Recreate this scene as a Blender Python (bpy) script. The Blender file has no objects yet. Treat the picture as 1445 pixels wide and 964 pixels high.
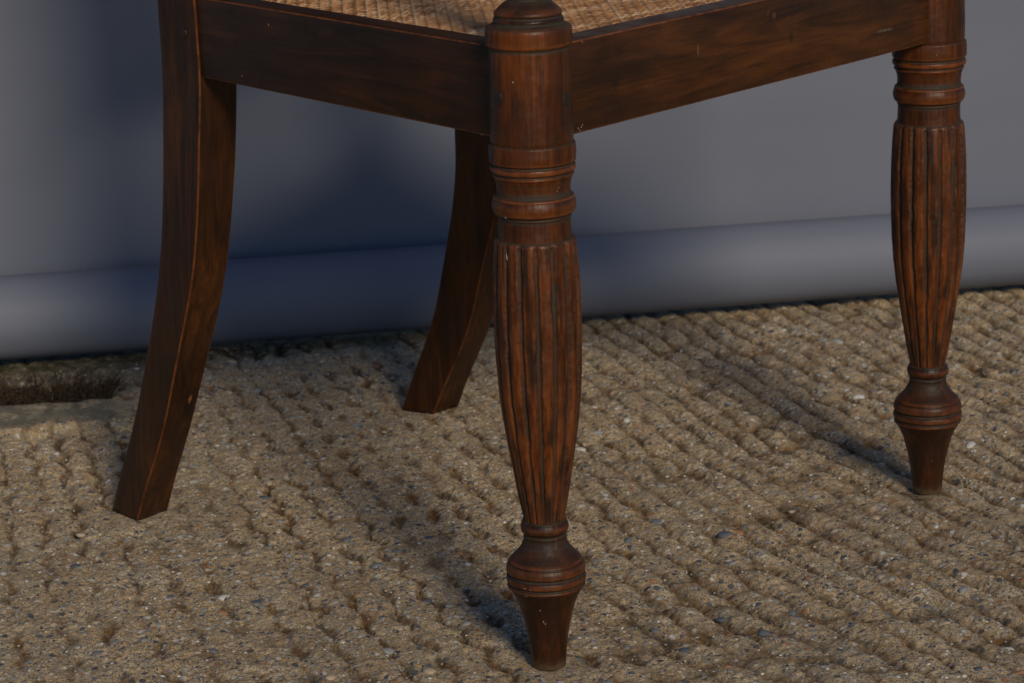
import bpy, bmesh, math, random
import numpy as np
from mathutils import Vector, Matrix

random.seed(7); rng = np.random.default_rng(11)
C = bpy.context.scene.collection
scene = bpy.context.scene

# ------------------------------------------------------------------ camera
cam_d = bpy.data.cameras.new("camera"); cam = bpy.data.objects.new("camera", cam_d); C.objects.link(cam)
PITCH, ROLL = 0.26466, -0.035
cam_d.sensor_width = 36.0; cam_d.lens = 4017.88 / 1445 * 36.0
cam_d.clip_start = 0.05; cam_d.clip_end = 200
fwd = Vector((0, math.cos(PITCH), -math.sin(PITCH)))
dn0 = Vector((0, -math.sin(PITCH), -math.cos(PITCH))); rt0 = Vector((1, 0, 0))
c_, s_ = math.cos(ROLL), math.sin(ROLL)
rt = c_ * rt0 - s_ * dn0; dn = s_ * rt0 + c_ * dn0
M = Matrix((rt, -dn, -fwd)).transposed().to_4x4(); M.translation = Vector((-0.017, -1.76, 0.699))
cam.matrix_world = M
cam_d.dof.use_dof = True; cam_d.dof.focus_distance = 1.92; cam_d.dof.aperture_fstop = 20.0
scene.camera = cam

# ------------------------------------------------------------------ world, sun, exposure
SUN_EL, SUN_AZ = math.radians(29), math.radians(-71.5)          # direction towards the sun, azimuth from +x
world = bpy.data.worlds.new("World"); scene.world = world; world.use_nodes = True
wn = world.node_tree; bg = wn.nodes["Background"]
sky = wn.nodes.new("ShaderNodeTexSky"); sky.sky_type = 'NISHITA'; sky.sun_disc = False
sky.sun_elevation = SUN_EL; sky.sun_rotation = math.radians(90) - SUN_AZ
sky.air_density = 1.0; sky.dust_density = 0.15; sky.ozone_density = 6.0
wn.links.new(sky.outputs[0], bg.inputs[0]); bg.inputs[1].default_value = 0.105
sun_d = bpy.data.lights.new("sun", 'SUN'); sun = bpy.data.objects.new("sun", sun_d); C.objects.link(sun)
sun_d.energy = 3.8; sun_d.angle = math.radians(13.5); sun_d.color = (1.0, 0.86, 0.64)
sd = Vector((math.cos(SUN_EL) * math.cos(SUN_AZ), math.cos(SUN_EL) * math.sin(SUN_AZ), math.sin(SUN_EL)))
sun.rotation_euler = sd.to_track_quat('Z', 'Y').to_euler(); sun.location = sd * 6
scene.view_settings.view_transform = 'Standard'; scene.view_settings.look = 'None'
scene.view_settings.gamma = 1.0; scene.view_settings.use_curve_mapping = False
scene.view_settings.exposure = -1.0
scene.render.engine = 'CYCLES'
scene.render.resolution_x = 1024; scene.render.resolution_y = 683

# ------------------------------------------------------------------ node helpers
class NT:
    def __init__(s, name):
        s.m = bpy.data.materials.new(name); s.m.use_nodes = True; s.t = s.m.node_tree
        s.b = s.t.nodes["Principled BSDF"]; s.out = s.t.nodes["Material Output"]
    def n(s, typ, **kw):
        x = s.t.nodes.new(typ)
        for k, v in kw.items(): setattr(x, k, v)
        return x
    def l(s, a, b): s.t.links.new(a, b)
    def coord(s, scale=(1, 1, 1), src='Object', loc=(0, 0, 0)):
        tc = s.n("ShaderNodeTexCoord"); mp = s.n("ShaderNodeMapping")
        mp.inputs['Scale'].default_value = scale; mp.inputs['Location'].default_value = loc
        s.l(tc.outputs[src], mp.inputs[0]); return mp.outputs[0]
    def noise(s, co, scale, detail=4, rough=.55, dist=0):
        x = s.n("ShaderNodeTexNoise"); s.l(co, x.inputs['Vector'])
        x.inputs['Scale'].default_value = scale; x.inputs['Detail'].default_value = detail
        x.inputs['Roughness'].default_value = rough; x.inputs['Distortion'].default_value = dist
        return x.outputs['Fac']
    def ramp(s, fac, stops, interp='LINEAR'):
        r = s.n("ShaderNodeValToRGB"); r.color_ramp.interpolation = interp
        e = r.color_ramp.elements
        while len(e) < len(stops): e.new(0.5)
        for i, (p, c) in enumerate(stops):
            e[i].position = p
            e[i].color = (c, c, c, 1) if isinstance(c, (int, float)) else (*c, 1)
        s.l(fac, r.inputs[0]); return r.outputs[0]
    def mix(s, fac, a, b, mode='MIX'):
        x = s.n("ShaderNodeMix", data_type='RGBA', blend_type=mode)
        for v, i in ((fac, 0), (a, 6), (b, 7)):
            if hasattr(v, 'is_output'): s.l(v, x.inputs[i])
            elif isinstance(v, (int, float)): x.inputs[i].default_value = v if i == 0 else (v, v, v, 1)
            else: x.inputs[i].default_value = (*v, 1)
        return x.outputs[2]
    def math(s, op, a, b=0.0, clamp=False):
        x = s.n("ShaderNodeMath", operation=op, use_clamp=clamp)
        for v, i in ((a, 0), (b, 1)):
            if hasattr(v, 'is_output'): s.l(v, x.inputs[i])
            else: x.inputs[i].default_value = v
        return x.outputs[0]
    def attr(s, name):
        x = s.n("ShaderNodeAttribute", attribute_name=name); return x.outputs['Fac']
    def bump(s, h, strength, dist, prev=None):
        x = s.n("ShaderNodeBump"); x.inputs['Strength'].default_value = strength
        x.inputs['Distance'].default_value = dist; s.l(h, x.inputs['Height'])
        if prev: s.l(prev, x.inputs['Normal'])
        return x.outputs[0]

def wood(name, axis, dark=(.020, .0068, .0030), mid=(.058, .0185, .0068), light=(.115, .038, .012), spots=(), rough=.40, grain=1.0, seed=0, mott=.6, ms=42, dusty=False):
    """old stained and waxed timber; axis = direction of the grain in object space"""
    k = NT(name); g = [62, 62, 62]; g[axis] = 6.5
    f = [520, 520, 520]; f[axis] = 16
    co = k.coord(tuple(g), loc=(seed, seed * 1.7, seed * .3))
    big = k.noise(k.coord((1, 1, 1), loc=(seed, 0, seed)), 14, 3, .5, .3)
    gr = k.noise(co, grain, 6, .60, 1.6)
    fine = k.noise(k.coord(tuple(f)), 1.0, 3, .6)
    s = k.math('ADD', k.math('MULTIPLY', gr, .60), k.math('MULTIPLY', big, .40))
    col = k.ramp(s, [(.34, dark), (.49, mid), (.65, light)])
    pore = k.ramp(fine, [(.34, .68), (.50, 1.0)])
    col = k.mix(1.0, col, pore, 'MULTIPLY'); col = k.mix(1.0, col, (1.0, .95, .62), 'MULTIPLY')
    # old grime blotches and rubbed-through patches
    bl = k.ramp(k.noise(k.coord(tuple(.30 if i == axis else 1 for i in range(3)), loc=(3 + seed, 1, 2)), ms, 5, .68), [(.47, 0.0), (.62, mott)])
    col = k.mix(bl, col, (.022, .010, .006))
    scr = k.noise(k.coord((150, 150, 60), loc=(seed, 4, 1)), 1.0, 2, .5, 1.5)
    sm = k.ramp(scr, [(.74, 0.0), (.78, .35)])
    col = k.mix(sm, col, (.17, .075, .035))
    # wear on arrises, dust and wax in the recesses (painted per vertex from the turning itself)
    wear = k.math('MULTIPLY', k.attr('wear'), k.ramp(k.noise(k.coord(), 90, 4, .6), [(.32, .15), (.6, 1.0)]), True)
    col = k.mix(wear, col, (.27, .080, .022))
    dust = k.math('MULTIPLY', k.attr('dust'), k.ramp(k.noise(k.coord(loc=(1, 5, 2)), 120, 4, .6), [(.25, .35), (.6, 1.0)]), True)
    col = k.mix(dust, col, (.046, .036, .025))
    for (px, py, pz), (rx, ry, rz), colr, soft in spots:
        mp = k.n("ShaderNodeMapping"); tc = k.n("ShaderNodeTexCoord"); k.l(tc.outputs['Object'], mp.inputs[0])
        mp.inputs['Scale'].default_value = (1 / rx, 1 / ry, 1 / rz); mp.inputs['Location'].default_value = (-px / rx, -py / ry, -pz / rz)
        ln = k.n("ShaderNodeVectorMath", operation='LENGTH'); k.l(mp.outputs[0], ln.inputs[0])
        d = k.math('ADD', ln.outputs['Value'], k.math('MULTIPLY', k.math('SUBTRACT', k.noise(k.coord(), 400, 3, .6), .5), 1.2))
        col = k.mix(k.ramp(d, [(max(0, 1 - soft), 1.0), (1.0, 0.0)]), col, colr)
    if dusty:
        sp_ = k.n('ShaderNodeSeparateXYZ'); k.l(k.coord(), sp_.inputs[0])
        zf = k.math('ADD', sp_.outputs[2], k.math('MULTIPLY', k.noise(k.coord(), 180, 4, .6), .012))
        col = k.mix(k.ramp(zf, [(.006, .75), (.013, 0.0)]), col, (.14, .095, .055))
    k.l(col, k.b.inputs['Base Color'])
    ro = k.math('ADD', k.math('MULTIPLY', dust, .35), k.ramp(k.noise(k.coord(), 55, 4, .6), [(.3, rough - .12), (.7, rough + .12)]))
    k.l(ro, k.b.inputs['Roughness'])
    k.b.inputs['Specular IOR Level'].default_value = .30
    k.b.inputs['Coat Weight'].default_value = .06; k.b.inputs['Coat Roughness'].default_value = .35
    bp = k.bump(k.noise(k.coord(), 260, 4, .6), .25, .0006)
    bp = k.bump(fine, .35, .0005, bp); bp = k.bump(k.noise(k.coord(), 45, 3, .5), .35, .0016, bp)
    k.l(bp, k.b.inputs['Normal'])
    return k.m

def plain(name, col, rough=.7, var=.25, scale=80, bump=.0):
    k = NT(name); n = k.noise(k.coord(), scale, 4, .6)
    c = k.mix(n, tuple(x * (1 - var) for x in col), tuple(min(1, x * (1 + var)) for x in col))
    k.l(c, k.b.inputs['Base Color']); k.b.inputs['Roughness'].default_value = rough
    if bump: k.l(k.bump(n, .5, bump), k.b.inputs['Normal'])
    return k.m

# ------------------------------------------------------------------ mesh helpers
def mesh_np(name, V, F, mat=None, smooth=True, attrs=None):
    V = np.asarray(V, np.float32).reshape(-1, 3); F = np.asarray(F, np.int32)
    me = bpy.data.meshes.new(name); k = F.shape[1]
    me.vertices.add(len(V)); me.vertices.foreach_set('co', V.ravel())
    me.loops.add(F.size); me.loops.foreach_set('vertex_index', F.ravel())
    me.polygons.add(len(F)); me.polygons.foreach_set('loop_start', np.arange(0, F.size, k, dtype=np.int32))
    me.polygons.foreach_set('loop_total', np.full(len(F), k, np.int32))
    if smooth: me.polygons.foreach_set('use_smooth', np.ones(len(F), bool))
    me.update(calc_edges=True); me.validate()
    for a, v in (attrs or {}).items():
        at = me.attributes.new(a, 'FLOAT', 'POINT'); at.data.foreach_set('value', np.asarray(v, np.float32).ravel())
    if mat: me.materials.append(mat)
    return me
def link(name, me, parent=None, loc=(0, 0, 0), rot=(0, 0, 0), **props):
    o = bpy.data.objects.new(name, me); C.objects.link(o); o.location = loc; o.rotation_euler = rot
    if parent: o.parent = parent
    for a, v in props.items(): o[a] = v
    return o
def from_bm(name, bm, mat, smooth=True):
    me = bpy.data.meshes.new(name); bm.normal_update(); bm.to_mesh(me); bm.free()
    if smooth:
        for p in me.polygons: p.use_smooth = True
    me.materials.append(mat); return me
def grid_faces(nr, nc, wrap=False):
    i = np.arange(nr - 1)[:, None]; j = np.arange(nc if wrap else nc - 1)[None, :]; j2 = (j + 1) % nc
    a = i * nc + j; b = i * nc + j2; c = (i + 1) * nc + j2; d = (i + 1) * nc + j
    return np.stack([a, b, c, d], -1).reshape(-1, 4)

# value noise on numpy arrays
_T = rng.random((256, 256)).astype(np.float32)
def vn(x, y, f, seed=0):
    x = np.asarray(x) * f + seed * 17.3; y = np.asarray(y) * f + seed * 9.1
    xi = np.floor(x).astype(int); yi = np.floor(y).astype(int); u = x - xi; v = y - yi
    u = u * u * (3 - 2 * u); v = v * v * (3 - 2 * v)
    a = _T[yi & 255, xi & 255]; b = _T[yi & 255, (xi + 1) & 255]; c = _T[(yi + 1) & 255, xi & 255]; d = _T[(yi + 1) & 255, (xi + 1) & 255]
    return (a * (1 - u) + b * u) * (1 - v) + (c * (1 - u) + d * u) * v
def fbm(x, y, f, o=3, seed=0):
    s = 0; t = 0
    for i in range(o): s = s + vn(x + .13 * i, y - .07 * i, f * 2 ** i, seed + i) * .5 ** i; t += .5 ** i
    return s / t
def sst(a, b, x):
    t = np.clip((x - a) / (b - a), 0, 1); return t * t * (3 - 2 * t)

# ------------------------------------------------------------------ chair frame of reference
W = .4502; WD = np.array([.66705, .74501]); RD = np.array([-.74501, .66705])
CH = np.array([W / 2, .2])                       # centre of the chair in (width, depth)
def cw(w, r): return WD * w + RD * r
FEET = [cw(0, 0), cw(W, 0), cw(.054, .470), cw(W - .054, .484)]

# ------------------------------------------------------------------ ground
def slot_masks(x, y):
    yy = y - .12 * (x + .42) + .006 * (fbm(x, y, 45, 3, 5) - .5)
    inx = sst(-.365, -.392, x + .030 * (vn(x, y, 70, 6) - .5))
    wob = .026 * (fbm(x, y, 55, 3, 31) - .5)
    slot = sst(.664, .672, yy + wob * .35) * sst(.745, .715, yy + wob * 1.6) * inx
    band = sst(.592, .600, yy + wob) * sst(.672, .664, yy + wob * .35) * sst(-.335, -.375, x + wob)
    lip = sst(.570, .590, yy + wob * 1.6) * sst(.604, .592, yy) * sst(-.31, -.37, x)
    return slot, band, lip
def ground_h(x, y, full=False):
    x = np.asarray(x, float); y = np.asarray(y, float)
    wx = x + .011 * (fbm(x, y, 15, 2, 1) - .5) + .006 * (vn(x, y, 60, 27) - .5); wy = y + .014 * (fbm(x, y, 20, 2, 2) - .5) + .006 * (vn(x, y, 55, 28) - .5)
    P = (wx + .38 * wy + .50 * wx * .45 * np.tanh((wy - .15) / .45)) / .0290
    pi_ = np.floor(P); g1 = 1 - np.abs(np.sin(math.pi * P)) ** (.36 + .45 * vn(x, y, 25, 29))
    hs = _T[(pi_.astype(int) * 7) & 255, 3]
    Q = (wy - .22 * wx) / .060 + hs * .9 + .5 * (pi_ % 2)
    g2 = (1 - np.abs(np.sin(math.pi * Q)) ** .8) * np.abs(np.sin(math.pi * P)) ** .25
    right = sst(-.12, .16, x + .10 * (vn(x, y, 7, 3) - .5))
    near = .55 + .45 * sst(-.05, .07, y + .08 * (vn(x, y, 9, 4) - .5))
    cross = np.clip((1 - np.abs(np.sin(math.pi * P))) ** 1.3 * 1.5 * (.10 + .90 * (1 - np.abs(np.sin(math.pi * Q * 1.25)))), 0, 1) * np.clip(2.4 * vn(x, y, 24, 36) + .1, .3, 1.7)
    worn = np.clip(-.40 + 2.7 * fbm(x, y, 17, 2, 9), .35 + .35 * right, 1.25)
    G = right * (np.clip(g1 * (.62 + .38 * vn(x, y, 33, 33)) + .75 * g2 * vn(x, y, 19, 34) * 1.2, 0, 1.25)) + (1 - right) * (cross * .95 + g1 * .07)
    amp = (.72 + .28 * right) * near * worn
    h = -G * (.0038 + .0036 * right) * amp
    h += (fbm(x, y, 28, 2, 12) - .5) * .0019
    n1 = fbm(x, y, 95, 2, 14) - .5; n2 = fbm(x, y, 260, 2, 17) - .5
    h += n1 * .0022 + n2 * .0028
    pit = np.clip(vn(x, y, 210, 21) - .74, 0, 1) * -.0045
    h += pit
    slot, band, lip = slot_masks(x, y)
    h = h * (1 - band) + band * (.0008 + n2 * .0012 + n1 * .0010 + (vn(x, y, 30, 8) - .5) * .0026)
    h = h + lip * (.0065 * (vn(x, y, 75, 25) - .25) + .0035 * (vn(x, y, 170, 26) - .5))
    h = h * (1 - slot) + slot * (-.013 + n1 * .010)
    cav = sst(.012, .0, y - .575 - .12 * (x + .42) + .012 * (fbm(x, y, 60, 2, 31) - .5)) * sst(-.022, -.004, y - .575 - .12 * (x + .42)) * sst(-.30, -.37, x)
    h -= cav * .006 * vn(x, y, 60, 37) * 1.5
    for fx, fy in FEET:
        d = np.hypot(x - fx, y - fy); m = sst(.034, .018, d); h = h * (1 - m) + m * np.clip(h * .3 - .0006, -.0022, .0)
    if full:
        groove = sst(.18, .72, G) * np.clip(.3 + .7 * worn, 0, 1)
        return h, groove, band * (1 - slot), slot
    return h

def axis_pts(a, b, step, lo, hi):
    core = np.arange(a, b, step); out = [b]; s = step
    while out[-1] < hi: s *= 1.22; out.append(out[-1] + s)
    o2 = [a]; s = step
    while o2[-1] > lo: s *= 1.22; o2.append(o2[-1] - s)
    return np.concatenate([np.array(o2[1:])[::-1], core, np.array(out)])
gx = axis_pts(-.53, .54, .00115, -8, 8); gy = axis_pts(-.09, 1.0, .0015, -7, 9)
GX, GY = np.meshgrid(gx, gy)
gh, ggroove, gband, gslot = ground_h(GX, GY, True)

def ground_material():
    k = NT("rough aggregate concrete"); co = k.coord()
    base = k.ramp(k.noise(co, 22, 5, .6), [(.3, (.45, .32, .175)), (.5, (.58, .435, .262)), (.72, (.67, .53, .350))])
    sp = k.ramp(k.noise(co, 700, 3, .7), [(.38, .28), (.47, 1.0), (.62, 1.5)])
    base = k.mix(1.0, base, sp, 'MULTIPLY')
    base = k.mix(k.ramp(k.noise(k.coord(loc=(7, 3, 0)), 7.5, 4, .6), [(.38, .0), (.62, .6)]), base, (.38, .30, .20))
    base = k.mix(k.ramp(k.noise(k.coord(loc=(1, 9, 0)), 16, 5, .65), [(.48, .0), (.70, .5)]), base, (.42, .26, .125))
    # aggregate: three sizes of stones with their own colours
    def stones(scale, cut, seed, warp):
        mp = k.coord((1, 1, .4), loc=(seed, seed * .37, 0))
        nv = k.n("ShaderNodeTexNoise"); k.l(mp, nv.inputs['Vector']); nv.inputs['Scale'].default_value = scale * 1.2
        ad = k.n("ShaderNodeMix", data_type='VECTOR'); ad.inputs[0].default_value = warp
        k.l(mp, ad.inputs[4]); k.l(nv.outputs['Color'], ad.inputs[5])
        v = k.n("ShaderNodeTexVoronoi"); k.l(ad.outputs[1], v.inputs['Vector']); v.inputs['Scale'].default_value = scale
        sep = k.n("ShaderNodeSeparateColor"); k.l(v.outputs['Color'], sep.inputs[0])
        body = k.ramp(v.outputs['Distance'], [(.30, 1.0), (.40, 0.0)])
        pick = k.math('GREATER_THAN', sep.outputs[0], cut)
        colr = k.ramp(sep.outputs[1], [(0, (.15, .16, .18)), (.20, (.36, .36, .35)), (.38, (.64, .60, .53)), (.55, (.44, .23, .12)),
                                        (.66, (.10, .11, .135)), (.80, (.74, .72, .68)), (.92, (.50, .37, .25))], 'CONSTANT')
        return k.math('MULTIPLY', body, pick), colr, v.outputs['Distance']
    col = base; hts = []
    for sc, cut, sd_, wp in ((620, .40, 1.0, .0010), (300, .42, 2.3, .002), (150, .58, 5.1, .003)):
        m, c, d = stones(sc, cut, sd_, wp); col = k.mix(m, col, c); hts.append((m, sc))
    # loose brown silt lying in the grooves, grey trowelled band, dark slot litter, shade painted beyond it
    g = k.math('MULTIPLY', k.attr('groove'), k.ramp(k.noise(co, 120, 5, .65), [(.30, .15), (.58, .95)]), True)
    col = k.mix(g, col, k.ramp(k.noise(co, 35, 3, .5), [(.4, (.092, .062, .035)), (.6, (.180, .092, .030))]))
    st = k.ramp(k.noise(k.coord(loc=(4, 2, 0)), 11, 5, .6), [(.56, 0.0), (.74, .45)])
    col = k.mix(st, col, (.17, .085, .035))
    bandc = k.ramp(k.noise(co, 240, 5, .6), [(.3, (.13, .125, .10)), (.7, (.25, .235, .185))])  # grey concrete, its colour lowered to carry the shade there
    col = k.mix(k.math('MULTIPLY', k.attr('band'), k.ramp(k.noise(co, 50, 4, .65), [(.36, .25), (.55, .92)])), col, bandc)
    col = k.mix(k.attr('slot'), col, (.035, .024, .014))
    shade_fac = k.math('MULTIPLY', k.attr('painted_shade'), k.ramp(k.noise(co, 60, 5, .7), [(.35, .35), (.6, .9)]), True)
    col = k.mix(shade_fac, col, (.115, .105, .08))
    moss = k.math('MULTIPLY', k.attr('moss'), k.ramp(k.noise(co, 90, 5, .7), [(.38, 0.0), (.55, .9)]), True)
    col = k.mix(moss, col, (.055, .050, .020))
    k.l(col, k.b.inputs['Base Color'])
    k.b.inputs['Roughness'].default_value = .82; k.b.inputs['Specular IOR Level'].default_value = .3
    b = k.bump(k.noise(co, 480, 5, .8), 1.0, .0014)
    for m, sc in hts: b = k.bump(m, .5, .25 / sc, b)
    k.l(b, k.b.inputs['Normal'])
    return k.m
painted_shade = sst(.668, .69, GY - .12 * (GX + .42)) * sst(-.30, -.37, GX)  # shade painted over the ground beyond the slot
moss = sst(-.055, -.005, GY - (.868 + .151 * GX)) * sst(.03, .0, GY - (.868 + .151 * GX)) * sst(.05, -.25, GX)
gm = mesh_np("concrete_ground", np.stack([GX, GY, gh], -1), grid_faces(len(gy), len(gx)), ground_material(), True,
             dict(groove=ggroove, band=gband, slot=gslot, moss=moss, painted_shade=painted_shade))
ground = link("concrete_ground", gm, kind='structure', label='rough tan aggregate concrete with worn diagonal ridges')

# stones set in the concrete
cols = [(.16, .175, .20), (.10, .115, .145), (.40, .40, .385), (.66, .64, .60), (.38, .19, .10), (.52, .41, .29), (.30, .305, .31), (.30, .22, .18), (.74, .72, .70)]
wts = np.array([.14, .12, .17, .12, .08, .15, .12, .07, .03]); wts /= wts.sum()
stone_m = [plain("stone %d" % i, c, .62, .3, 300, .0004) for i, c in enumerate(cols)]
def ico(sub):
    bm = bmesh.new(); bmesh.ops.create_icosphere(bm, subdivisions=sub, radius=1)
    V = np.array([v.co for v in bm.verts]); F = np.array([[v.index for v in f.verts] for f in bm.faces]); bm.free(); return V, F
IV, IF = ico(1); IV2, IF2 = ico(2)
pmesh = []
for mi, m in enumerate(stone_m):
    for q in range(3):
        V = IV2[:, :].copy(); d = 1 + .30 * (vn(V[:, 0] + V[:, 2] * 1.3, V[:, 1], 1.3, mi * 5 + q) - .5) + .16 * (vn(V[:, 0], V[:, 2] + V[:, 1], 3.1, mi + q) - .5)
        V = V * d[:, None]; V[:, 0] *= 1.0; V[:, 1] *= rng.uniform(.6, .85); V[:, 2] *= .42
        F2 = IF2[V[IF2].mean(1)[:, 2] > -.16]
        pmesh.append(mesh_np("pebble", V, F2, m, True))
def vis_xy(n, x0, x1, y0, y1):
    return rng.uniform(x0, x1, n), rng.uniform(y0, y1, n)
def ok_spot(x, y):
    sl, bd, _ = slot_masks(x, y)
    near = np.min([np.hypot(x - f[0], y - f[1]) for f in FEET], 0)
    return (sl < .1) & (bd < .3) & (near > .038) & (y < .80 + .151 * x + .04)
px, py = vis_xy(900, -.47, .45, -.055, .9)
keep = ok_spot(px, py) & (rng.random(900) < 1.15 - py * .8); px, py = px[keep][:300], py[keep][:300]
pz = ground_h(px, py); prad = .0026 + .0042 * rng.random(len(px)) ** 2.4
ck = rng.choice(len(cols), len(px), p=wts)
for i in range(len(px)):
    o = link("pebble", pmesh[ck[i] * 3 + i % 3], ground, (px[i], py[i], pz[i] - prad[i] * .16), (rng.normal(0, .12), rng.normal(0, .12), rng.uniform(0, 6.28)))
    o.scale = (prad[i],) * 3
def scatter(name, n, rmin, rmax, pw, box, sub_c, sub_w, label=None, sink=.15):
    x, y = vis_xy(n, *box); kk = ok_spot(x, y); x, y = x[kk], y[kk]; n = len(x)
    z = ground_h(x, y); r = rmin + (rmax - rmin) * rng.random(n) ** pw
    a = rng.uniform(0, 6.28, n); asp = rng.uniform(.55, .95, n); ca, sa = np.cos(a), np.sin(a)
    base = IV[None] * (1 + .35 * (rng.random((n, len(IV))) - .5))[..., None]
    lx = base[..., 0] * r[:, None]; ly = base[..., 1] * (r * asp)[:, None]; lz = base[..., 2] * (r * .5)[:, None]
    V = np.stack([lx * ca[:, None] - ly * sa[:, None] + x[:, None], lx * sa[:, None] + ly * ca[:, None] + y[:, None], lz + (z - r * sink)[:, None]], -1)
    F = (IF[None] + (np.arange(n) * len(IV))[:, None, None]).reshape(-1, 3)
    me = mesh_np(name, V, F, None, False)
    for c in sub_c: me.materials.append(stone_m[c])
    me.polygons.foreach_set('material_index', np.repeat(rng.choice(len(sub_c), n, p=np.array(sub_w) / sum(sub_w)), len(IF)).astype(np.int32))
    return link(name, me, ground, kind='stuff')
scatter("grit", 11000, .0007, .0021, 1.8, (-.48, .47, -.07, .92), list(range(9)), list(wts))

# litter of dead moss and rootlets in the slot
def strands(name, n, spots, L, rad, mat, flat=.4):
    Vs, Fs = [], []; b = 0
    for i in range(n):
        x, y, z = spots(i); a = random.uniform(0, 6.28); el = random.uniform(-.2, 1.2) * flat
        p = np.array([x, y, z]); l = L * random.uniform(.4, 1.3); pts = [p.copy()]
        for s in range(4):
            a += random.gauss(0, .45); el += random.gauss(0, .35)
            p = p + l / 4 * np.array([math.cos(a) * math.cos(el), math.sin(a) * math.cos(el), math.sin(el)]); pts.append(p.copy())
        for s, q in enumerate(pts):
            rr = rad * (1 - .2 * s) * random.uniform(.8, 1.2)
            for t in range(3): Vs.append(q + rr * np.array([math.cos(2.09 * t + a), math.sin(2.09 * t + a) * .7, math.sin(2.09 * t) * .9]))
        for s in range(4):
            for t in range(3):
                u = (t + 1) % 3; Fs.append([b + s * 3 + t, b + s * 3 + u, b + s * 3 + 3 + u, b + s * 3 + 3 + t])
        b += 15
    return mesh_np(name, np.array(Vs), np.array(Fs), mat)
def slot_spot(i):
    x = random.uniform(-.50, -.375); y = random.uniform(.668, .750) + .12 * (x + .42)
    return x, y, -.013 + random.random() * .011
link("moss_litter", strands("moss_litter", 1700, slot_spot, .020, .0006, plain("dead moss", (.060, .036, .018), .95, .6, 900)), kind='stuff',
     label='dark brown dead moss and roots filling the slot in the concrete')
def slot_spot2(i):
    x = random.uniform(-.45, -.37); y = random.uniform(.675, .76) + .12 * (x + .42); return x, y, -.006 + random.random() * .004
link("dry_stalk", strands("dry_stalk", 46, slot_spot2, .026, .0006, plain("dry stalks", (.20, .15, .10), .8, .3, 200)), kind='stuff',
     label='thin pale dry stalks lying over the moss in the slot')

# ------------------------------------------------------------------ paper backdrop with its roll
BA = math.radians(8.6); bd_root = link("paper_backdrop", None, None, (0, .866 + .010, 0), (0, 0, BA),
     label='plain grey photographic paper hung behind the chair, rolled up at its bottom edge', category='backdrop')
def paper_mat():
    k = NT("grey background paper"); co = k.coord()
    c = k.mix(k.noise(co, 5, 3, .5), (.166, .182, .238), (.184, .201, .260))
    k.l(c, k.b.inputs['Base Color']); k.b.inputs['Roughness'].default_value = .62
    k.b.inputs['Specular IOR Level'].default_value = .35
    b = k.bump(k.noise(co, 900, 3, .6), .12, .0003); b = k.bump(k.noise(k.coord((1.0, 1, 3)), 2.2, 2, .4), .30, .02, b)
    k.l(b, k.b.inputs['Normal']); return k.m
pm = paper_mat(); RR = .0392; ZC = RR + .0055
# roll: a wound spiral of paper round its tube, one edge lapping over
na = 96; th = np.linspace(0, 2 * math.pi, na, endpoint=False); xs = np.linspace(-1.35, 1.35, 120)
TH, XS = np.meshgrid(th, xs)
rad = RR + .0006 * (vn(XS, TH, 3.0, 41) - .5)
V = np.stack([XS, rad * np.cos(TH), ZC + rad * np.sin(TH)], -1)
roll = link("paper_roll", mesh_np("paper_roll", V, grid_faces(len(xs), na, True), pm), bd_root)
bm = bmesh.new()
for sx in (-1.352, 1.352):
    bmesh.ops.create_cone(bm, cap_ends=True, segments=48, radius1=.030, radius2=.030, depth=.03, matrix=Matrix.Translation((sx, 0, ZC)) @ Matrix.Rotation(math.pi / 2, 4, 'Y'))
link("core_tube", from_bm("core_tube", bm, plain("cardboard", (.30, .21, .13), .85)), roll)
zs = np.concatenate([np.linspace(ZC, .5, 50), np.linspace(.55, 2.1, 32)]); XS, ZS = np.meshgrid(xs, zs)
yo = RR + .0015 + .010 * sst(.05, 1.0, ZS) + .006 * (fbm(XS, ZS, 1.6, 2, 44) - .5) * sst(ZC, .35, ZS)
Vf = np.stack([XS, yo, ZS], -1).reshape(-1, 3); Vb = Vf + np.array([0, .0009, 0]); nf = len(Vf)
F = grid_faces(len(zs), len(xs)); edge = []
nc = len(xs)
top = [(i, i + 1) for i in range((len(zs) - 1) * nc, len(zs) * nc - 1)]; side = [(i * nc, (i + 1) * nc) for i in range(len(zs) - 1)] + [(i * nc + nc - 1, (i + 1) * nc + nc - 1) for i in range(len(zs) - 1)]
for a, b in top + side: edge.append([a, b, b + nf, a + nf])
link("paper_sheet", mesh_np("paper_sheet", np.vstack([Vf, Vb]), np.vstack([F, F[:, ::-1] + nf, np.array(edge)]), pm), bd_root)

# ------------------------------------------------------------------ the armchair
chair = link("armchair", None, None, (*cw(*CH), 0), (0, 0, math.atan2(WD[1], WD[0])),
    label='antique dark mahogany armchair with cane seat, reeded front legs and curved sabre back legs', category='chair')
L = lambda w, r, z=0: (w - CH[0], r - CH[1], z)

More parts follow.
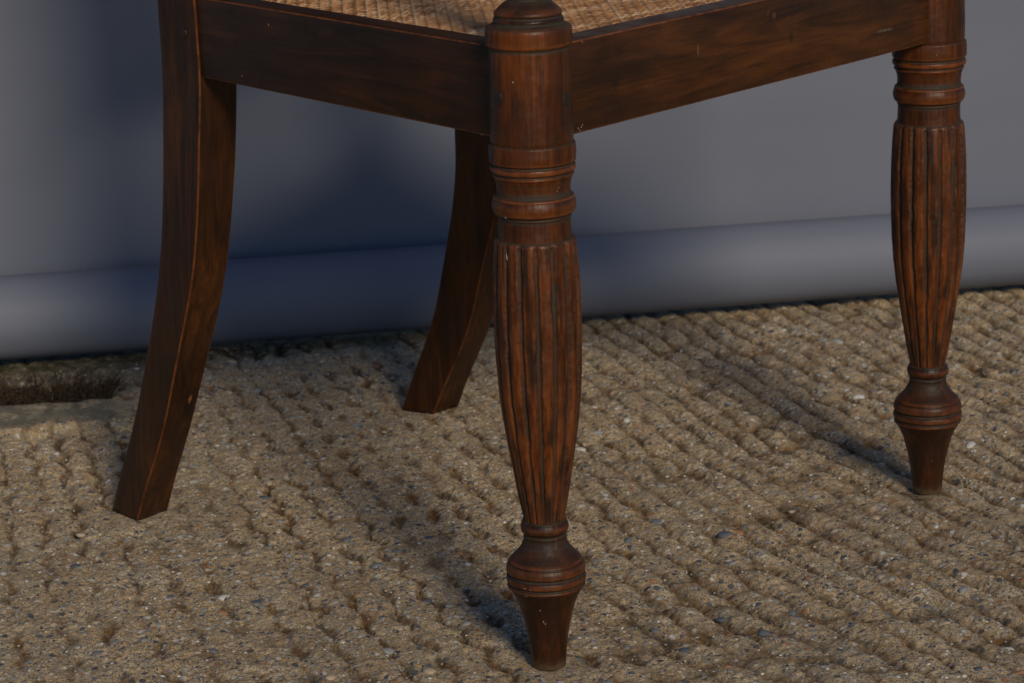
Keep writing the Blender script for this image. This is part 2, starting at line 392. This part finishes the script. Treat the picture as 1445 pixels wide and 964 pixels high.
# z of a pixel row on the near leg, used to turn the measured outline into a profile
_zy = np.array([[0, .441], [39, .4238], [66, .4118], [199.6, .3518], [286, .3124], [336, .2894], [745, .0954], [802, .0675], [938, 0.0]])
def prof(rows):
    ys = np.array([a for a, _ in rows]); hw = np.array([b for _, b in rows])
    z = np.interp(ys, _zy[:, 0], _zy[:, 1]); ppm = 2135.4 + (2274.9 - 2135.4) * z / .441
    return z[::-1], (hw / ppm)[::-1]
def lathe(name, rows, mat, seg=160, dz=.0007, flute=None, zr=None, cap=.5, wr_=.7):
    z, r = zr if zr is not None else prof(rows)
    zz = np.arange(z[0], z[-1] + dz * .5, dz); rr = np.interp(zz, z, r)
    ker = np.array([.25, .5, .25]); sm = rr.copy()
    for _ in range(2): sm = np.convolve(np.pad(sm, 1, 'edge'), ker, 'valid')
    wide = rr.copy()
    for _ in range(int(22 * (.0007 / dz) ** 2)): wide = np.convolve(np.pad(wide, 1, 'edge'), ker, 'valid')
    dv = sm - wide
    slope = -np.gradient(sm, dz)                      # > 0 where the surface faces up, a ledge that holds dust
    wear = wr_ * np.clip((dv - .00016) / .00035, 0, 1); dust = np.clip((-dv - .00010) / .00030, 0, 1)
    dust = np.maximum(dust, .75 * sst(.6, 1.8, slope) * (wear < .5))
    th = np.linspace(0, 2 * math.pi, seg, endpoint=False); TH, ZZ = np.meshgrid(th, zz)
    R = np.repeat(sm[:, None], seg, 1); WE = np.repeat(wear[:, None], seg, 1); DU = np.repeat(dust[:, None], seg, 1)
    R = R * (1 + .006 * (vn(ZZ, TH * 3, 40, 51) - .5)) + .00025 * (vn(ZZ * 300, TH * 9, 1, 52) - .5)
    if flute:
        nfl = flute; ph = TH / (2 * math.pi) * nfl; idx = np.floor(ph); fr = ph - idx
        # each groove wanders a little and has a ragged edge
        cen = .5 + .07 * (vn(ZZ * 22, idx * 7.7, 1, 55) - .5)
        wl = .115 + .09 * (vn(ZZ * 130, idx * 3.1, 1, 56) - .35) + .05 * (vn(ZZ * 600, idx * 5.1, 1, 57) - .5)
        wr = .115 + .09 * (vn(ZZ * 110, idx * 4.3, 1, 58) - .35) + .05 * (vn(ZZ * 500, idx * 6.1, 1, 59) - .5)
        wl = np.clip(wl, .05, .26); wr = np.clip(wr, .05, .26); d = fr - cen; g = np.where(d < 0, sst(1.45, .75, -d / wl), sst(1.45, .75, d / wr))
        top = sst(zz[-1] - .0005, zz[-1] - .005, ZZ)
        top = np.maximum(top, .25)
        dep = .0017 * np.clip(R / .028, .55, 1) * g * top
        conv = .0006 * (1 - (2 * np.abs(((fr + .5) % 1) - .5)) ** 2)          # reeds slightly crowned
        R = R - dep + conv - .0003
        tool = g * (1 - g) * 4
        DU = np.maximum(DU, g * .8); WE = np.maximum(WE, np.clip(tool, 0, 1) * .35 * (vn(ZZ * 90, idx * 2.2, 1, 60) > .45))
        WE = np.maximum(WE, (1 - g) * .42 * sst(.35, .8, vn(ZZ * 60, TH * 14, 1, 61)))
    V = np.stack([R * np.cos(TH), R * np.sin(TH), ZZ], -1)
    # closed ends
    e0 = V[:1] * np.array([cap, cap, 1]) ; e1 = V[-1:] * np.array([cap, cap, 1])
    c0 = V[:1] * np.array([0, 0, 1]); c1 = V[-1:] * np.array([0, 0, 1])
    V = np.concatenate([c0, e0, V, e1, c1]); n = len(V)
    pad = lambda A: np.concatenate([A[:1], A[:1], A, A[-1:], A[-1:]])
    return mesh_np(name, V, grid_faces(n, seg, True), mat, True, dict(wear=pad(WE), dust=pad(DU)))

wood_post = wood("old mahogany turned", 2, dark=(.016, .0058, .0026), mid=(.082, .0225, .0062), light=(.185, .050, .0110), mott=.75, ms=30)
wood_reed = wood("old mahogany reeded", 2, dark=(.012, .0048, .0024), mid=(.080, .0215, .0060), light=(.225, .060, .0125), rough=.40, seed=2, mott=.9, ms=75)
wood_foot = wood("old mahogany foot", 2, dark=(.010, .0048, .0030), mid=(.040, .0125, .0046), light=(.105, .030, .0080), rough=.42, seed=3, mott=.8, dusty=True)

block_rows = [(36, 59.9), (37, 60.8), (39, 61.8), (50, 61.9), (61.5, 61.9), (63.4, 61.0), (64.0, 56.4), (65.6, 56.4), (67, 57.6), (112, 58.4), (160, 59.0), (196.5, 59.1), (198.4, 58.0), (199.8, 58.0)]
collar_rows = [(199.0, 58.0), (199.4, 60.2), (201, 61.6), (214, 62.0), (225.8, 61.4), (227.0, 58.2), (229.2, 58.2), (230.6, 60.6), (234, 61.3), (238.4, 60.4), (239.8, 56.6), (242, 56.4),
    (243.2, 58.6), (245.2, 58.2), (247, 56.0), (254.7, 53.5), (264, 52.5), (270.5, 52.8), (272.6, 53.8), (273.6, 56.8), (276.6, 57.8), (277.6, 57.2), (279, 58.2), (283, 59.5), (287, 60.0), (291, 59.4), (295.5, 58.0), (298.6, 55.6), (299.8, 51.9), (301.4, 51.9), (302.8, 53.6), (304.6, 51.4),
    (310.7, 51.5), (322, 51.8), (331.5, 52.6), (337.2, 53.4)]
shaft_rows = [(333.4, 53.0), (334.0, 55.6), (336, 57.4), (345, 58.5), (367, 60.2), (404.7, 61.8), (442, 62.2), (479, 61.6), (516.6, 60.1), (554, 57.5), (591, 52.9), (628.6, 47.0), (666, 40.6), (691, 36.4), (710, 32.6), (723, 29.9), (731.5, 28.6)]
foot_rows = [(730.6, 28.5), (731.6, 30.8), (733.2, 32.2), (735, 31.9), (736.4, 33.0), (741, 34.2), (745.5, 33.4), (749, 31.4), (751, 29.6), (754.6, 30.8), (756.5, 30.2), (760.5, 30.8), (767, 33.2), (774, 38.3), (779.4, 43.6), (784.8, 49.2), (788.2, 52.4), (789.6, 51.2),
    (791, 53.8), (795.5, 55.6), (800.6, 56.2), (802.6, 55.9), (804.0, 52.6), (806.2, 52.6), (808, 55.9), (812, 56.6), (816.0, 56.2), (817.6, 53.0), (819.8, 53.0), (821.2, 55.6), (824.2, 54.8), (825.6, 51.2), (827.5, 51.0), (830.6, 49.1), (838.7, 44.6), (849, 39.9), (865, 35.3), (880.8, 31.4), (896.5, 28.4), (912, 26.3), (928, 24.5), (936, 23.9), (938, 22.9)]
up_rows = [(-60, 27), (-40, 27.5), (-22, 29.5), (-12, 31.5), (-3, 33.2), (4.4, 36.5), (8.3, 41.5), (10.5, 44.6), (11.6, 44.4), (13.5, 47.8), (17, 48.9), (20, 48.2), (21.6, 46.6), (23.6, 49.6), (26.5, 50.9), (29, 50.2), (30.4, 49.0), (32.5, 53.4), (35.0, 58.0), (37.2, 60.5)]

m_block = lathe("front_leg", block_rows, wood_post)
m_collar = lathe("turned_collar", collar_rows, wood_post, dz=.00035)
m_shaft = lathe("reeded_shaft", shaft_rows, wood_reed, seg=320, dz=.0007, flute=16)
m_foot = lathe("turned_foot", foot_rows, wood_foot, dz=.00035, wr_=.5)
# arm support: measured socket, then a slim vase turning up to the arm
z0, r0 = prof(up_rows)
zup = np.array([.480, .500, .530, .560, .585, .600, .606, .612, .618, .650]); rup = np.array([.0125, .0145, .0175, .0165, .0130, .0115, .0150, .0155, .0120, .0120])
m_arm_post = lathe("arm_post", None, wood_foot, dz=.0005, zr=(np.r_[z0, zup], np.r_[r0, rup]), wr_=.35)

peg_m = plain("dark peg", (.018, .010, .007), .45, .4, 200); pale_chip = plain("bare wood chip", (.26, .12, .06), .7, .3, 500)
fleck_m = plain("white paint fleck", (.42, .40, .37), .7, .3, 600)
def fleck_mesh(name, items, mat):
    """items: centre, normal, (u size, v size): small ragged raised flakes"""
    Vs, Fs = [], []; b = 0
    for c, n, (su, sv), tilt in items:
        c = np.array(c, float); n = np.array(n, float); n /= np.linalg.norm(n)
        u = np.cross((0, 0, 1), n); u /= np.linalg.norm(u); v = np.cross(n, u); k = 9
        ut = u * math.cos(tilt) + v * math.sin(tilt); vt = -u * math.sin(tilt) + v * math.cos(tilt)
        for q in range(k):
            a = 2 * math.pi * q / k; f = random.uniform(.45, 1.1)
            Vs.append(c + ut * su * f * math.cos(a) + vt * sv * f * math.sin(a) - n * .0003)
        Vs.append(c + n * .00022)
        for q in range(k): Fs.append([b + q, b + (q + 1) % k, b + k])
        b += k + 1
    return mesh_np(name, np.array(Vs), np.array(Fs), mat, False)
def on_leg(y, off, rows_z=None):
    """a point on the turned leg seen at pixel row y and sideways offset off (in half widths), chair-local direction"""
    allr = sorted(block_rows + collar_rows + shaft_rows + foot_rows); ys = [a for a, _ in allr]
    hw = np.interp(y, ys, [b for _, b in allr]); z = np.interp(y, _zy[:, 0], _zy[:, 1]); r = hw / (2135 + 316 * z)
    a = -math.pi / 2 + math.asin(off) - math.atan2(WD[1], WD[0])        # facing the viewer's side, in chair axes
    return (r * math.cos(a), r * math.sin(a), z), (math.cos(a), math.sin(a), 0)

def front_leg(w, twist, flecks):
    o = link("front_leg", m_block, chair, L(w, 0))
    for nm, me in (("turned_collar", m_collar), ("reeded_shaft", m_shaft), ("turned_foot", m_foot)): link(nm, me, o, rot=(0, 0, twist))
    link("arm_post", m_arm_post, chair, L(w, 0))
    if flecks:
        it = []
        for y, off, su, sv, t in flecks:
            c, n = on_leg(y, off); it.append((c, n, (su, sv), t))
        link("paint_fleck", fleck_mesh("paint_fleck", it, fleck_m), o, kind='stuff')
    return o
near = front_leg(0, .13, [(813.5, -.56, .0020, .0006, .1), (814.5, -.42, .0016, .0006, .1), (825, -.55, .0018, .0006, .1), (826, -.40, .0014, .0005, .2), (834, -.42, .0012, .0005, 0),
    (847, -.25, .0011, .0008, .2), (864, -.18, .0006, .0021, .3), (868, -.10, .0005, .0013, -.3), (296, -.72, .0009, .0013, .3), (240, -.70, .0010, .0006, .6), (262, .62, .0008, .0011, -.6), (258, .66, .0005, .0008, .8), (352, -.70, .0005, .0030, .1), (106, -.42, .0006, .0018, 0)])
far = front_leg(W, .31, [(215, .05, .0004, .0012, .2), (880, .10, .0005, .0010, .3)])
# dowel ends let into the near leg
for off, zz in ((-.80, 132), (.86, 138)):
    c, n = on_leg(zz, off); bm = bmesh.new(); bmesh.ops.create_uvsphere(bm, u_segments=16, v_segments=8, radius=1)
    bmesh.ops.scale(bm, vec=(.0007, .0038, .0060), verts=bm.verts)
    link("dowel_end", from_bm("dowel_end", bm, peg_m), near, (c[0] * .985, c[1] * .985, c[2]), (0, 0, math.atan2(n[1], n[0])))

def prism(name, quad, z0, z1, mat, bev=.0012, seglen=.01):
    """a board with plan quad [(w,r)*4] counter-clockwise, sides rounded; own axes: X along the first edge"""
    q = np.array(quad, float); o = q.mean(0); d = q[1] - q[0]; a = math.atan2(d[1], d[0]); ca, sa = math.cos(-a), math.sin(-a)
    ql = [((x - o[0]) * ca - (y - o[1]) * sa, (x - o[0]) * sa + (y - o[1]) * ca) for x, y in q]; zc = (z0 + z1) / 2
    bm = bmesh.new(); b = [bm.verts.new((x, y, z0 - zc)) for x, y in ql]; t = [bm.verts.new((x, y, z1 - zc)) for x, y in ql]
    bm.faces.new(b[::-1]); bm.faces.new(t)
    for i in range(4): j = (i + 1) % 4; bm.faces.new((b[i], b[j], t[j], t[i]))
    bmesh.ops.bevel(bm, geom=bm.edges[:], offset=bev, segments=3, affect='EDGES', profile=.6)
    lay = bm.verts.layers.float.new('wear'); ext = np.array([max(abs(v.co[i]) for v in bm.verts) for i in range(3)])
    me = from_bm(name, bm, mat, False)
    n = len(me.vertices); co = np.empty(n * 3, np.float32); me.vertices.foreach_get('co', co); co = co.reshape(-1, 3)
    nrm = np.empty(n * 3, np.float32); me.vertices.foreach_get('normal', nrm); nrm = np.abs(nrm.reshape(-1, 3))
    wv = np.where(nrm.max(1) < .93, .8, .0); me.attributes['wear'].data.foreach_set('value', wv.astype(np.float32))
    for p in me.polygons: p.use_smooth = True
    return link(name, me, chair, (o[0] - CH[0], o[1] - CH[1], zc), (0, 0, a))
ZB, ZT = .3535, .4125; SL = .168
knot = (.010, .005, .003)
rail_front = wood("old mahogany front rail", 0, dark=(.017, .0066, .0028), mid=(.058, .0192, .0058), light=(.112, .037, .0098), rough=.42, seed=5,
    spots=[((.012, -.02, .016), (.011, .02, .0050), (.016, .007, .004), .9), ((.013, -.02, .0165), (.003, .02, .0035), (.15, .058, .018), .8), ((.032, -.02, .0), (.004, .02, .006), knot, .9),
           ((-.158, -.02, -.002), (.007, .02, .009), (.018, .008, .004), .9), ((-.072, -.02, .006), (.0008, .02, .0045), (.16, .10, .06), .5),
           ((.146, -.02, -.012), (.013, .02, .0016), (.17, .14, .11), .9)])
rail_side = wood("old mahogany side rail", 0, dark=(.010, .0040, .0020), mid=(.034, .0112, .0040), light=(.070, .023, .0070), rough=.46, seed=8)
fr = prism("front_rail", [(0, -.014), (W, -.014), (W - .004, .009), (.004, .009)], ZB, ZT, rail_front)
so = lambda r: -.0145 + (r) * SL
def side_quad(m):
    a, b = .004, .3545
    q = [(so(b), b), (so(a), a), (so(a) + .022, a), (so(b) + .022, b)]
    return q if not m else [(W - x, y) for x, y in q[::-1]]
sr = prism("side_rail", side_quad(False), ZB + .0004, ZT - .0004, rail_side); prism("side_rail", side_quad(True), ZB + .0004, ZT - .0004, rail_side)
prism("back_rail", [(.070, .362), (W - .070, .362), (W - .070, .384), (.070, .384)], ZB + .0008, ZT - .0008, rail_side)
# chips and flecks on the rails (rail axes)
frl = lambda w, z: (w - W / 2, -.0115, z - (ZB + ZT) / 2)
link("edge_chip", fleck_mesh("edge_chip", [((-W / 2 + .0345, -.0113, .0285), (0, -1, .5), (.0033, .0015), 0), ((-W / 2 + .118, -.0113, .0287), (0, -1, .5), (.0042, .0013), 0)], pale_chip), fr, kind='stuff')
link("paint_fleck", fleck_mesh("paint_fleck", [((-W / 2 + .0300 + dx, -.01155, -.0262 + dz), (0, -1, 0), (a, b), t) for dx, dz, a, b, t in
      ((-.0012, 0, .0005, .0022, .2), (.0004, -.0018, .0014, .0005, .5), (.0018, .0004, .0004, .0018, -.5), (.0030, .0016, .0012, .0005, .9))], fleck_m), fr, kind='stuff')
for me_o in (sr,):
    it = [((.149, -.0112, -.0288), (0, -1, -.5), (.003, .0010), 0), ((-.122, -.0114, -.022), (0, -1, 0), (.0014, .0005), -.8), ((-.085, -.0114, .018), (0, -1, 0), (.0005, .0015), .3), ((.10, -.0112, -.0288), (0, -1, -.5), (.0015, .0007), 0)]
    link("edge_chip", fleck_mesh("edge_chip", it, pale_chip), me_o, kind='stuff')

# sabre rear legs: corner line (w, r, z), depth, width measured down the curve; above the seat they rise as raked stiles
curve = np.array([(.0540, .4130, .880, .022, .024), (.0490, .3850, .700, .024, .027), (.0440, .3640, .520, .032, .032), (.0430, .3550, .420, .050, .037),
    (.0427, .3533, .3529, .0516, .0372), (.0417, .3541, .3339, .0507, .0375), (.0397, .3569, .2949, .0486, .0379), (.0386, .3578, .2756, .0483, .0370), (.0376, .3594, .2556, .0478, .0360),
    (.0369, .3620, .2357, .0472, .0357), (.0360, .3673, .2059, .0462, .0350), (.0356, .3745, .1823, .0443, .0350), (.0355, .3832, .1584, .0422, .0346), (.0355, .3920, .1344, .0412, .0335),
    (.0354, .4000, .1106, .0415, .0315), (.0355, .4090, .0858, .0415, .0302), (.0358, .4205, .0604, .0410, .0302), (.0366, .4355, .0335, .0392, .0310), (.0373, .4512, .0, .0372, .0322)])
def rear_leg(mirror):
    ref = (W - .0427 - .018 if mirror else .0427 + .018, .40)
    spots = [] if mirror else [((.4, 0, 0), (1, 1, 1), knot, .1)]
    zz = np.linspace(0.0, .88, 300); cz = curve[::-1]
    w = np.interp(zz, cz[:, 2], cz[:, 0]); r = np.interp(zz, cz[:, 2], cz[:, 1]); de = np.interp(zz, cz[:, 2], cz[:, 3]); wi = np.interp(zz, cz[:, 2], cz[:, 4])
    ker = np.ones(9) / 9
    for A in (w, r, de, wi):
        for _ in range(2): A[:] = np.convolve(np.concatenate([2 * A[0] - A[4:0:-1], A, 2 * A[-1] - A[-2:-6:-1]]), ker, 'valid')
    if mirror: de = de * (1 - .10 * np.clip(1 - zz / .25, 0, 1)); r = r + .006 * np.clip(1 - zz / .35, 0, 1)
    sdir = np.array([SL, .986]); b = .0016
    # closed section with rounded corners
    loop = []
    for (u, v, a0) in ((1, 0, -90), (1, 1, 0), (0, 1, 90), (0, 0, 180)):
        for q in range(4):
            a = math.radians(a0 + 30 * q); loop.append((u, v, math.cos(a), math.sin(a)))
        nu, nv = {(1, 0): (1, 1), (1, 1): (0, 1), (0, 1): (0, 0), (0, 0): (1, 0)}[(u, v)]
        for t in (.12, .3, .5, .7, .88): loop.append((u + (nu - u) * t, v + (nv - v) * t, {(1, 0): 1, (1, 1): 0, (0, 1): -1, (0, 0): 0}[(u, v)], {(1, 0): 0, (1, 1): 1, (0, 1): 0, (0, 0): -1}[(u, v)]))
    lp = np.array(loop); n = len(lp)
    U = lp[None, :, 0] * (wi[:, None] - 2 * b) + b + lp[None, :, 2] * b; Vv = lp[None, :, 1] * (de[:, None] - 2 * b) + b + lp[None, :, 3] * b
    wob = .0005 * (vn(zz[:, None] * 30 + lp[None, :, 0] * 3, lp[None, :, 1] * 5 + zz[:, None] * 3, 1, 70 + mirror) - .5)
    Wp = w[:, None] + U + Vv * sdir[0] + wob; Rp = r[:, None] + Vv * sdir[1] + wob
    if mirror: Wp = W - Wp
    P = np.stack([Wp - ref[0], Rp - ref[1], np.repeat(zz[:, None], n, 1)], -1)
    cor = (np.abs(lp[:, 2] * lp[:, 3]) > .05) | (np.abs(lp[:, 2]) + np.abs(lp[:, 3]) > 1.05); WE = np.repeat((cor * .55)[None], len(zz), 0).astype(float)
    cc = P.mean(1, keepdims=True).repeat(n, 1)
    P = np.concatenate([cc[:1], P, cc[-1:]]); WE = np.concatenate([WE[:1] * 0, WE, WE[-1:] * 0])
    F = grid_faces(len(P), n, True)
    if mirror: F = F[:, ::-1]
    mat = wood("old mahogany rear leg" + (" inner" if mirror else ""), 2, dark=(.010, .0042, .0020), mid=(.040, .0134, .0048), light=(.090, .030, .0088), rough=.40, seed=11 + mirror,
        spots=[] if mirror else [((-.004, .006, .094), (.006, .02, .016), (.012, .006, .003), .7), ((-.003, .006, .101), (.0022, .02, .0045), (.26, .10, .03), .7)])
    return link("rear_leg", mesh_np("rear_leg", P, F, mat, True, dict(wear=WE, dust=WE * 0)), chair, L(ref[0], ref[1]))
rl = rear_leg(0); rl2 = rear_leg(1)
bm = bmesh.new(); bmesh.ops.create_uvsphere(bm, u_segments=20, v_segments=8, radius=1); bmesh.ops.scale(bm, vec=(.0012, .0036, .0040), verts=bm.verts)
link("peg", from_bm("peg", bm, peg_m), rl, (.0430 + .0030 - (.0427 + .018) - .0003, .3705 - .40, .3845), (0, 0, -.17))

# arms and back (above the picture; they cast its shadows)
wood_up = wood("old mahogany upper frame", 0, seed=14)
def bar(name, pts, hw, hh, mat, parent=chair):
    """rounded rectangular bar along a polyline"""
    P = [Vector(L(*p)) for p in pts]; Vs = []; n = 12
    for i, p in enumerate(P):
        t = (P[min(i + 1, len(P) - 1)] - P[max(i - 1, 0)]).normalized(); s = t.cross(Vector((0, 0, 1))).normalized(); u = s.cross(t)
        for q in range(n):
            a = 2 * math.pi * (q + .5) / n; ca, sa = math.cos(a), math.sin(a)
            Vs.append(p + s * hw * math.copysign(abs(ca) ** .5, ca) + u * hh * math.copysign(abs(sa) ** .5, sa))
    Vs = np.array([tuple(v) for v in Vs]).reshape(len(P), n, 3); cc = Vs.mean(1, keepdims=True).repeat(n, 1)
    Vs = np.concatenate([cc[:1], Vs, cc[-1:]])
    return link(name, mesh_np(name, Vs, grid_faces(len(Vs), n, True), mat), parent)
for s in (0, 1):
    f = lambda w: W - w if s else w
    bar("armrest", [(f(-.002), -.030, .652), (f(0), 0, .656), (f(.004), .08, .658), (f(.012), .17, .664), (f(.024), .26, .682), (f(.038), .34, .708), (f(.052), .402, .726)], .017, .0095, wood_up)
bar("crest_rail", [(.052, .425, .850), (W * .3, .452, .856), (W / 2, .460, .858), (W * .7, .452, .856), (W - .052, .425, .850)], .011, .036, wood_up)
bar("shadow_back_rail", [(.062, .376, .487), (W / 2, .388, .487), (W - .062, .376, .487)], .009, .024, wood_up)  # unseen rail, placed and thickened to deepen the shadow low on the paper
bar("middle_back_rail", [(.064, .405, .700), (W / 2, .425, .700), (W - .064, .405, .700)], .009, .014, wood_up)

for k_ in range(7):  # unseen slats, added and spaced to fill out the shadow on the paper
    w_ = .104 + (W - .208) * k_ / 6; bow = .012 * math.sin(math.pi * k_ / 6)
    bar("shadow_back_slat", [(w_, .374 + bow, .48), (w_, .388 + bow, .56), (w_, .408 + bow, .70), (w_, .424 + bow * 2, .83)], .0160, .006, wood_up)

# ------------------------------------------------------------------ cane seat
def cane():
    e = .0215
    q = [(so(.009) + e, .009), (W - so(.009) - e, .009), (W - so(.362) - e, .362), (so(.362) + e, .362)]
    poly = np.array(q); nrm = []
    for i in range(4):
        a, b = poly[i], poly[(i + 1) % 4]; d = b - a; nrm.append((np.array([-d[1], d[0]]) / np.hypot(*d), a))
    Vs, Fs, Ts, Rs = [], [], [], []; base = 0
    def strand(p0, d, level, amp, per, ph, wd, tint):
        nonlocal base
        t0, t1 = -2, 2
        for n, a in nrm:
            k = d @ n; c = (p0 - a) @ n
            if abs(k) < 1e-9:
                if c < 0: return
                continue
            t = -c / k
            if k > 0: t0 = max(t0, t)
            else: t1 = min(t1, t)
        if t1 - t0 < .006: return
        m = max(3, int((t1 - t0) / .0019)); t = np.linspace(t0, t1, m); s = np.array([-d[1], d[0]])
        z = level + amp * np.cos(2 * math.pi * t / per + ph) + .00025 * (vn(t * 60, t * 0 + tint * 90, 1, 80) - .5)
        off = .0004 * (vn(t * 40, t * 0 + tint * 50, 1, 81) - .5)
        for k, (o, dz) in enumerate(((-wd, -.00045), (0, 0.0003), (wd, -.00045))):
            xy = p0[None] + t[:, None] * d + s * (o + off)[:, None] if np.ndim(off) else 0
            Vs.append(np.column_stack([xy, z + dz]))
        i = np.arange(m - 1)
        for k in (0, 1): Fs.append(np.stack([base + k * m + i, base + (k + 1) * m + i, base + (k + 1) * m + i + 1, base + k * m + i + 1], -1)[:, ::-1])
        Ts.append(np.full(3 * m, tint)); base += 3 * m
    p = .0056; Z = ZT - .0036
    for i in range(-5, 95):
        for o in (-.0013, .0013):
            strand(np.array([W / 2, i * p + o]), np.array([1.0, 0]), Z + .0016, .0007, 2 * p, math.pi * (i % 2), .00085, random.random())
            strand(np.array([i * p + o, .18]), np.array([0, 1.0]), Z - .0002, .0006, 2 * p, math.pi * ((i + 1) % 2), .00095, random.random())
    for i in range(-115, 170):
        strand(np.array([i * p + p / 2, .18]), np.array([.70711, .70711]), Z + .0012, .0008, 1.4142 * p, i % 2 * math.pi, .00115, random.random())
        strand(np.array([i * p + p / 2, .18]), np.array([-.70711, .70711]), Z + .0002, .0005, 1.4142 * p, i % 2 * math.pi + 1.5, .00115, random.random())
    V = np.vstack(Vs); V[:, 0] -= CH[0]; V[:, 1] -= CH[1]
    k = NT("old cane"); co = k.coord()
    c = k.ramp(k.attr('tint'), [(0, (.40, .19, .075)), (.4, (.64, .34, .15)), (.75, (.78, .46, .23)), (1, (.85, .62, .38))])
    d = k.ramp(k.noise(co, 60, 4, .65), [(.35, (.55, .45, .38)), (.6, (1, 1, 1))]); c = k.mix(1, c, d, 'MULTIPLY')
    w = k.ramp(k.noise(co, 260, 3, .7), [(.60, 0.0), (.72, .6)]); c = k.mix(w, c, (.55, .50, .45))
    k.l(c, k.b.inputs['Base Color']); k.b.inputs['Roughness'].default_value = .38
    return mesh_np("cane_weave", V, np.vstack(Fs), k.m, True, dict(tint=np.concatenate(Ts)))
link("cane_weave", cane(), chair, kind='stuff', label='woven golden cane seat panel')
